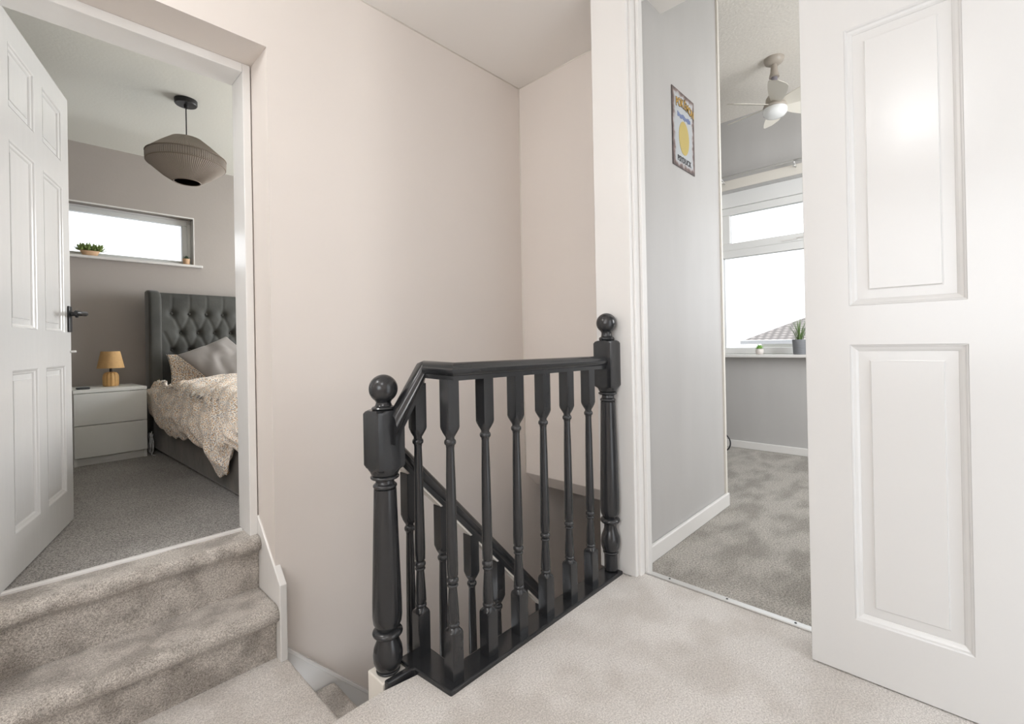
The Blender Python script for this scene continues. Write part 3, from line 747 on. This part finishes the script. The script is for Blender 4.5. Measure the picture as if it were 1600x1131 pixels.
# local coords: y 0 at head .. -2.1 foot ; hem height above bedroom floor
HEM = [(0.0,0.44),(0.20,0.44),(0.33,0.30),(0.50,0.225),(0.80,0.190),(1.10,0.205),(1.30,0.235),(1.48,0.195),(1.58,0.205),(1.68,0.190),(1.76,0.15),(1.84,0.085),(1.92,0.115),(2.04,0.26),(2.30,0.30)]
TOPZ = [(0.20,0.585),(0.35,0.60),(0.55,0.575),(0.9,0.560),(1.6,0.550),(2.1,0.54),(2.3,0.52)]
bm = bmesh.new(); uvl = bm.loops.layers.uv.new('UVMap'); NU, NV = 190, 190; G = []; UVS = {}
for i in range(NU+1):
    u = 0.20+(2.24-0.20)*i/NU; row = []
    hem = tabl(HEM, u); top = tabl(TOPZ, u)
    for j in range(NV+1):
        v = j/NV
        if v < 0.30:       # hanging side
            t = v/0.30; z = lerp(hem, top-0.10, t)
            x = -0.012-0.040*math.sin(PI*min(1, t*0.95))**0.8+0.02*t*t
            if u < 0.55: x += -0.008*math.sin(PI*t)*(1-(u-0.2)/0.35)
        elif v < 0.42:     # shoulder
            t = (v-0.30)/0.12; a = t*PI/2
            x = -0.0+0.115*(1-math.cos(a)); z = top-0.10+0.10*math.sin(a)
        else:
            t = (v-0.42)/0.58; x = 0.115+(BW-0.20-0.115)*t; z = top+0.035*math.sin(PI*t)
        if u < 0.74 and v > 0.35:
            q_ = min(1, (0.74-u)/0.10)*min(1, (v-0.35)/0.06); z = z*(1-q_)+0.435*q_
        y = -u
        nz1 = noise.noise(Vector((u*3.1+v*2.0, v*7.0, 1.3)))
        nz2 = noise.noise(Vector((u*9+v*6, v*16-u*2, 4.1)))
        nz3 = noise.noise(Vector((u*22+v*20, v*20, 7.7)))
        # fan of soft folds running down from the pillow corner
        fold = math.sin((u*1.5+v*1.7)*26+2.2*nz1)*0.010*(1 if v < 0.6 else 0.5)
        amp = min(1, v/0.05)
        disp = 0.020*nz1+0.013*nz2+0.006*nz3+fold
        if v < 0.34: x -= disp*1.0*(0.5+0.5*amp); z += 0.012*nz2*(1-v)
        else: z += disp*0.9; x -= disp*0.2
        hemw = 0.010*math.sin(u*31)+0.012*noise.noise(Vector((u*12, 0, 3)))
        if v < 0.1: z += hemw*(1-v/0.1)
        z = max(z, 0.03)
        if u < 0.62: x = max(x, -0.036)
        vt = bm.verts.new((x, y+0.012*nz1, z)); row.append(vt); UVS[vt] = (u*1.0, v*1.75)
    G.append(row)
for i in range(NU):
    for j in range(NV):
        f = bm.faces.new((G[i][j], G[i+1][j], G[i+1][j+1], G[i][j+1]))
        for lp_ in f.loops: lp_[uvl].uv = UVS[lp_.vert]
dv = build('duvet', bm, 'duvet', smooth=True); dv.location = bed.location; dv.rotation_euler = bed.rotation_euler
so = dv.modifiers.new('thick', 'SOLIDIFY'); so.thickness = 0.018; so.offset = -1
tag(dv, 'puffy cream duvet with ochre and grey speckles draped over the bed side', 'duvet')
def pillow(name, cx, e1, e2, L1, L2, th, mat, label, pat=False, seed=0):
    e1 = Vector(e1).normalized(); e2 = Vector(e2); e2 = (e2-e1*e2.dot(e1)).normalized(); e3 = e1.cross(e2)
    if e3.z < 0: e3 = -e3
    bm = bmesh.new(); uvl = bm.loops.layers.uv.new('UVMap'); N = 44; UV = {}
    for side in (1, -1):
        g = []
        for i in range(N+1):
            row = []
            for j in range(N+1):
                a, b = i/N*2-1, j/N*2-1
                pin = 1-0.06*(1-a*a)*abs(b)**3; pin2 = 1-0.06*(1-b*b)*abs(a)**3
                h = th*max(0,(1-abs(a)**2.4))**0.55*max(0,(1-abs(b)**2.4))**0.55
                w_ = 0.35*th*noise.noise(Vector((a*1.7+seed, b*2.1, side)))*(h/th)+0.13*th*math.sin((a*2+b*3)*3+3*noise.noise(Vector((a*2,b*2,seed))))*(h/th)
                p = Vector(cx)+e1*a*L1/2*pin2+e2*b*L2/2*pin+e3*side*(h+w_*0.8 if side > 0 else h*0.6)
                vt = bm.verts.new(p); row.append(vt); UV[vt] = (a*L1/2, b*L2/2)
            g.append(row)
        for i in range(N):
            for j in range(N):
                f = bm.faces.new((g[i][j], g[i+1][j], g[i+1][j+1], g[i][j+1]))
                for lp_ in f.loops: lp_[uvl].uv = UV[lp_.vert]
    bmesh.ops.remove_doubles(bm, verts=bm.verts, dist=1e-5)
    return tag(build(name, bm, mat, smooth=True), label, 'pillow')
pillow('pillow', (1.145,4.290,0.852), (0.355,0.13,0.14), (0.82,-0.25,-0.22), 0.43, 0.62, 0.062, 'pillow', 'smooth grey satin pillow leaning on the buttoned headboard', seed=2)
pillow('pillow', (1.10,4.535,0.830), (0.9,0.03,0.0), (0.0,0.12,0.30), 0.66, 0.30, 0.048, 'duvet', 'speckled cream pillow tucked behind the grey pillow', seed=5)

# plants on the bedroom sill
ZS = 1.7376
def leaf(bm, base, d, L, w, up=0.3, n=5):
    base = Vector(base); d = Vector(d).normalized(); s = d.cross(Vector((0,0,1))); s = s.normalized() if s.length > 1e-3 else Vector((1,0,0))
    nrm = s.cross(d); A = []; B = []; T = []
    for i in range(n+1):
        t = i/n; ww = w*math.sin(PI*min(0.98, 0.12+0.88*t))**0.8 if i < n else w*0.05
        p = base+d*L*t+Vector((0,0,1))*up*L*t*t
        A.append(bm.verts.new(p+s*ww)); B.append(bm.verts.new(p-s*ww)); T.append(bm.verts.new(p-nrm*ww*0.5)); 
    for i in range(n):
        bm.faces.new((A[i],A[i+1],T[i+1],T[i])); bm.faces.new((T[i],T[i+1],B[i+1],B[i])); bm.faces.new((B[i],B[i+1],A[i+1],A[i]))
def rosette(bm, c, R, w, n=16, seed=1):
    rnd = random.Random(seed)
    for i in range(n):
        a = i*2.399; el = 0.25+1.15*i/n
        leaf(bm, c, (math.cos(a)*math.cos(el), math.sin(a)*math.cos(el), math.sin(el)), R*rnd.uniform(0.8,1.1), w, 0.1)
bt = empty('succulent_planter', (0.342,4.815,ZS), 0, 'boat shaped pale terracotta planter of succulents on the bedroom window sill', 'plant')
bm = bmesh.new(); rings = []
for (k, z, a, b) in ((0,0.0,0.036,0.018),(1,0.002,0.040,0.020),(2,0.022,0.052,0.026),(3,0.040,0.062,0.031),(4,0.040,0.058,0.027),(5,0.030,0.052,0.022)):
    rings.append([bm.verts.new((a*math.cos(2*PI*i/32), b*math.sin(2*PI*i/32), z+0.012*max(0,abs(math.cos(2*PI*i/32))-0.6)*(z > 0.02))) for i in range(32)])
for a, b in zip(rings, rings[1:]):
    for i in range(32): bm.faces.new((a[i], a[(i+1)%32], b[(i+1)%32], b[i]))
bm.faces.new(rings[0][::-1]); bm.faces.new(rings[-1]); build('planter_bowl', bm, 'terra', bt, smooth=True, auto=True)
for k, (x, R) in enumerate(((-0.045,0.042),(-0.012,0.045),(0.020,0.040),(0.048,0.044))):
    bm = bmesh.new(); rosette(bm, (x*1.15,0,0.040), R*1.35, 0.0095, 20, k); build('succulent', bm, 'green', bt)
bm = bmesh.new()
for k in range(7):
    a = k*0.9; tube(bm, [(0.0+0.01*k-0.03,0,0.035),(0.012*k-0.036,0.004*math.sin(a),0.09),(0.016*k-0.046,0,0.115+0.012*math.sin(a*1.7))], 0.0007, 5)
    bmesh.ops.create_icosphere(bm, subdivisions=1, radius=0.0028, matrix=Matrix.Translation((0.016*k-0.046,0,0.115+0.012*math.sin(a*1.7))))
build('flower_stems', bm, simple('dry_stem','#8f9a8a',0.8), bt)
pt = empty('succulent_pot', (0.966,4.826,ZS), 0, 'tiny terracotta pot with a dark succulent at the right end of the bedroom sill', 'plant')
bm = bmesh.new(); lathe(bm, [(0.021,0),(0.0235,0.003),(0.027,0.046),(0.0285,0.048),(0.0285,0.055),(0.025,0.055),(0.024,0.048)], 28); build('pot', bm, 'terra', pt, smooth=True, auto=True)
bm = bmesh.new(); rosette(bm, (0,0,0.046), 0.036, 0.007, 24, 9); build('succulent', bm, 'dkgreen', pt)

# ------------------------------------------------------------------ RIGHT ROOM THINGS
pt = empty('succulent_pot', (4.52,1.268,0.8672), 0, 'little round white pot with bright green succulent on the far window sill', 'plant')
bm = bmesh.new(); lathe(bm, [(0.022,0),(0.030,0.008),(0.034,0.026),(0.031,0.044),(0.027,0.050),(0.024,0.049),(0.022,0.042)], 28); build('pot', bm, 'potwhite', pt, smooth=True)
bm = bmesh.new(); rosette(bm, (0,0,0.044), 0.045, 0.008, 26, 3); build('succulent', bm, 'ltgreen', pt)
pt = empty('grass_pot', (4.53,0.958,0.8672), 0, 'dark grey patterned pot of tall thin grass on the far sill beside the door edge', 'plant')
bm = bmesh.new(); lathe(bm, [(0.045,0),(0.048,0.004),(0.055,0.126),(0.052,0.126),(0.048,0.110)], 32)
m_pot, nt, p = newmat('grey_zigzag_pot'); L = nt.links
tc = nd(nt,'ShaderNodeTexCoord'); wv = nd(nt,'ShaderNodeTexWave', wave_type='BANDS', bands_direction='Z'); wv.inputs['Scale'].default_value = 26; wv.inputs['Distortion'].default_value = 2.0; wv.inputs['Detail'].default_value = 0
L.new(tc.outputs['Object'], wv.inputs[0]); mx = nd(nt,'ShaderNodeMix', data_type='RGBA'); mx.inputs[6].default_value = sc('#6f7276'); mx.inputs[7].default_value = sc('#8d9094')
L.new(wv.outputs['Fac'], mx.inputs[0]); L.new(mx.outputs[2], p.inputs['Base Color']); p.inputs['Roughness'].default_value = 0.6
build('pot', bm, m_pot, pt, smooth=True, auto=True)
bm = bmesh.new(); rnd = random.Random(4)
for k in range(75):
    a = rnd.uniform(0, 2*PI); r = rnd.uniform(0, 0.035); l = rnd.uniform(0.12, 0.26); sp = rnd.uniform(0.05, 0.75)*l/0.25
    bx, by = r*math.cos(a), r*math.sin(a); wd = 0.0022; P = []
    sx, sy = -math.sin(a)*wd, math.cos(a)*wd
    for i in range(6):
        t = i/5; o = sp*0.35*t*t; q = 1-t*0.9
        P.append((bm.verts.new((bx+math.cos(a)*o-sx*q, by+math.sin(a)*o-sy*q, 0.11+l*t)), bm.verts.new((bx+math.cos(a)*o+sx*q, by+math.sin(a)*o+sy*q, 0.11+l*t))))
    for (A, B), (C_, D) in zip(P, P[1:]): bm.faces.new((A, B, D, C_))
o = build('grass_blades', bm, 'grass', pt); o['kind'] = 'stuff'
# ceiling fan
fn = empty('ceiling_fan', (3.80,0.93,3.05), 0, 'small cream six blade ceiling fan with white light bowl in the far room', 'ceiling fan')
bm = bmesh.new(); lathe(bm, [(0.066,0),(0.066,-0.012),(0.058,-0.030),(0.040,-0.042),(0.028,-0.046)], 36); build('ceiling_rose', bm, 'fangrey', fn, smooth=True, auto=True)
bm = bmesh.new(); lathe(bm, [(0.020,-0.040),(0.024,-0.09),(0.032,-0.125),(0.034,-0.135),(0.022,-0.138)], 24); build('upper_sleeve', bm, 'fangrey', fn, smooth=True, auto=True)
bm = bmesh.new(); lathe(bm, [(0.021,-0.136),(0.021,-0.168),(0.024,-0.170),(0.024,-0.178),(0.015,-0.180),(0.015,-0.27)], 24); build('stem', bm, 'fanstem', fn, smooth=True, auto=True)
bm = bmesh.new(); lathe(bm, [(0.022,-0.240),(0.040,-0.262),(0.058,-0.290),(0.062,-0.330),(0.074,-0.338),(0.078,-0.352),(0.070,-0.362)], 32); build('motor_housing', bm, 'fangrey', fn, smooth=True, auto=True)
bm = bmesh.new(); lathe(bm, [(0.064,-0.360),(0.077,-0.366),(0.081,-0.380),(0.078,-0.402),(0.062,-0.420),(0.035,-0.430),(0.004,-0.432)], 36); build('light_bowl', bm, 'bowl', fn, smooth=True, auto=True)
ang0 = math.atan2(-0.93,-3.80)
for k in range(6):
    a = ang0+math.radians(4)+k*PI/3; bm = bmesh.new(); ca, sa = math.cos(a), math.sin(a)
    N = 14; top = []; bot = []
    for i in range(N+1):
        t = i/N; r = 0.055+0.305*t; wdt = (0.024+0.036*math.sin(PI*min(1,0.05+0.62*t)))*(1 if t < 0.85 else math.sqrt(max(0.001,1-((t-0.85)/0.15)**2)))
        row = []
        for s in (-1, -0.33, 0.33, 1):
            off = s*wdt; z = -0.338-off*0.45
            row.append((r*ca-off*sa, r*sa+off*ca, z))
        top.append([bm.verts.new((x, y, z+0.002)) for x, y, z in row]); bot.append([bm.verts.new((x, y, z-0.002)) for x, y, z in row])
    for g_ in (top, bot):
        for i in range(N):
            for j in range(3): bm.faces.new((g_[i][j], g_[i+1][j], g_[i+1][j+1], g_[i][j+1]))
    for i in range(N):
        bm.faces.new((top[i][0], bot[i][0], bot[i+1][0], top[i+1][0])); bm.faces.new((top[i][3], top[i+1][3], bot[i+1][3], bot[i][3]))
    bm.faces.new(top[-1]+bot[-1][::-1]); bm.faces.new(top[0][::-1]+bot[0])
    build('blade', bm, 'fanwhite', fn, smooth=False)
# curtain pole
cp = empty('curtain_pole', (4.47,0.66,2.497), 0, 'thin silver curtain pole fixed above the far room window', 'curtain pole')
bm = bmesh.new(); tube(bm, [(0,1.15,0.004),(0,-1.0,-0.004)], 0.0075, 12); tube(bm, [(0,0.10,0),(0,0.30,0)], 0.0092, 12); build('pole', bm, 'steel', cp, smooth=True)
for y in (0.30, 0.885, -0.70):
    bm = bmesh.new(); tube(bm, [(0.088,y,-0.03),(0.05,y,-0.028),(0.0,y,-0.012),(0,y,0.0)], 0.006, 10); lathe(bm, [(0.004,-0.05),(0.012,-0.046),(0.006,-0.03)], 12, (0.0,y)); build('bracket', bm, 'steel', cp, smooth=True)
# black cable loop
bm = bmesh.new(); tube(bm, [(4.30,1.68,0.006)]+[(4.30,1.530-0.072*math.sin(math.radians(q)),0.085-0.080*math.cos(math.radians(q))) for q in range(0,181,12)]+[(4.30,1.76,0.17)], 0.006, 8)
tag(build('black_cable', bm, 'dark', smooth=True), 'loop of black cable standing off the carpet behind the grey wall end', 'cable')
# tin sign on the grey wall
sg = empty('tin_sign', (2.398,1.0185,2.096), 0, 'small weathered tin sign with yellow title lettering hung on the grey wall', 'sign')
m_, M_ = 0.135, 0.2
bm = bmesh.new(); box(bm, -m_,m_,-0.003,0.0,-M_,M_)
build('sign_plate', bm, 'sign', sg, bevel=0.001)
def text(body, size, loc, mat, parent, sx=1.0, name='lettering', ext=0.0006, off=0.0):
    cu = bpy.data.curves.new(name, 'FONT'); cu.body = body; cu.size = size; cu.align_x = 'CENTER'; cu.align_y = 'CENTER'; cu.extrude = ext; cu.offset = off
    t = bpy.data.objects.new(name, cu); COL.objects.link(t)
    bpy.context.view_layer.update(); dg = bpy.context.evaluated_depsgraph_get()
    me = bpy.data.meshes.new_from_object(t.evaluated_get(dg)); bpy.data.objects.remove(t)
    o = link(name, me, mat, parent); 
    if len(me.materials) > 1:
        me.materials.clear(); me.materials.append(MAT[mat])
    o.location = loc; o.rotation_euler = (PI/2, 0, 0); o.scale = (sx, 1, 1)
    return o
# title, laid out on a slight arch, dark outline behind yellow
for i, ch in enumerate('POK\u00c9MON'):
    x = -0.083+0.0325*i; z = 0.130+0.012*math.cos((i-2.5)*0.6)
    t1 = text(ch, 0.058, (x,-0.0040,z), 'signdark', sg, 0.76, 'title_outline', 0.0004, 0.004)
    text(ch, 0.058, (x,-0.0050,z), 'signyellow', sg, 0.76, 'title_letter', 0.0004, 0.001)
bm = bmesh.new()
for i in range(12):
    x = -0.075+0.0135*i; box(bm, x,x+0.0095,-0.0042,-0.003,0.062+0.004*math.sin(i*1.9),0.084+0.004*math.cos(i*1.3))
build('subtitle_marks', bm, 'signblue', sg)
text('PSYDUCK', 0.040, (0.0,-0.0042,-0.155), 'signdark', sg, 0.95, 'name_lettering', 0.0004, 0.001)
bm = bmesh.new(); n = 40   # plain printed yellow oval where the sign carries its picture
vs = [bm.verts.new((0.062*math.cos(2*PI*i/n), -0.0042, -0.035+0.088*math.sin(2*PI*i/n))) for i in range(n)]
vb = [bm.verts.new((v.co.x, -0.003, v.co.z)) for v in vs]
bm.faces.new(vs)
for i in range(n): bm.faces.new((vs[i], vs[(i+1)%n], vb[(i+1)%n], vb[i]))
build('yellow_oval', bm, simple('sign_soft_yellow','#bba862',0.5), sg)
for zz_, s in ((0.185,0.0022),(-0.185,0.0022)):
    bm = bmesh.new(); tube(bm, [(0,-0.0045,zz_),(0,-0.003,zz_)], s, 10); build('screw', bm, 'steel', sg)

# ------------------------------------------------------------------ NEIGHBOUR'S HOUSE outside
hs = empty('neighbour_house', (16.0,4.0,-2.6), 0, 'neighbouring house with low tiled roof seen through the far window', 'house')
def hk(o): o.parent = hs; o.matrix_parent_inverse = Matrix.Translation(-Vector(hs.location)); return o
ex, ez = 15.0, 0.98
S(boxes('floor.005', [(4.9,60,-30,40,-2.9,-2.8)], 'extground'))
bm = bmesh.new()
# hip roof: eave along y at x=15
eyl, eyr = 4.66, -4.0; rx, rz = 18.2, 2.55; ry = 1.4
A = [(ex,eyl,ez),(ex,eyr,ez),(21.8,eyr,ez),(21.8,eyl,ez)]; R1 = (rx,ry,rz); R2 = (rx,-0.6,rz)
v = [bm.verts.new(p) for p in A+[R1,R2]]
for f in ((0,1,5,4),(1,2,5),(2,3,4,5),(3,0,4),(0,3,2,1)): bm.faces.new([v[i] for i in f])
m_t, nt, p = newmat('roof_tiles'); L = nt.links
tc = nd(nt,'ShaderNodeTexCoord'); wv = nd(nt,'ShaderNodeTexWave', bands_direction='Z'); wv.inputs['Scale'].default_value = 4.6; wv2 = nd(nt,'ShaderNodeTexWave', bands_direction='Y'); wv2.inputs['Scale'].default_value = 1.6
L.new(tc.outputs['Object'], wv.inputs[0]); L.new(tc.outputs['Object'], wv2.inputs[0])
mm = nd(nt,'ShaderNodeMath', operation='MULTIPLY'); L.new(wv.outputs['Fac'], mm.inputs[0]); L.new(wv2.outputs['Fac'], mm.inputs[1])
mx = nd(nt,'ShaderNodeMix', data_type='RGBA'); mx.inputs[6].default_value = sc('#7f7a77'); mx.inputs[7].default_value = sc('#b5aea9')
L.new(mm.outputs[0], mx.inputs[0]); L.new(mx.outputs[2], p.inputs['Base Color']); p.inputs['Roughness'].default_value = 0.9
hk(build('roof', bm, m_t))
bm = bmesh.new(); box(bm, ex-0.10,ex+0.02,eyr,eyl+0.05,ez-0.12,ez-0.01); hk(build('gutter', bm, simple('grey_gutter','#a9a9ab',0.5)))
bm = bmesh.new(); box(bm, ex+0.4,21.4,eyr+0.4,eyl-0.4,-2.8,ez-0.02); hk(build('house_wall', bm, 'render'))
bm = bmesh.new(); box(bm, ex+0.36,ex+0.41,2.4,3.6,-1.2,0.1); hk(build('house_window', bm, simple('dark_pane','#5a6066',0.1)))
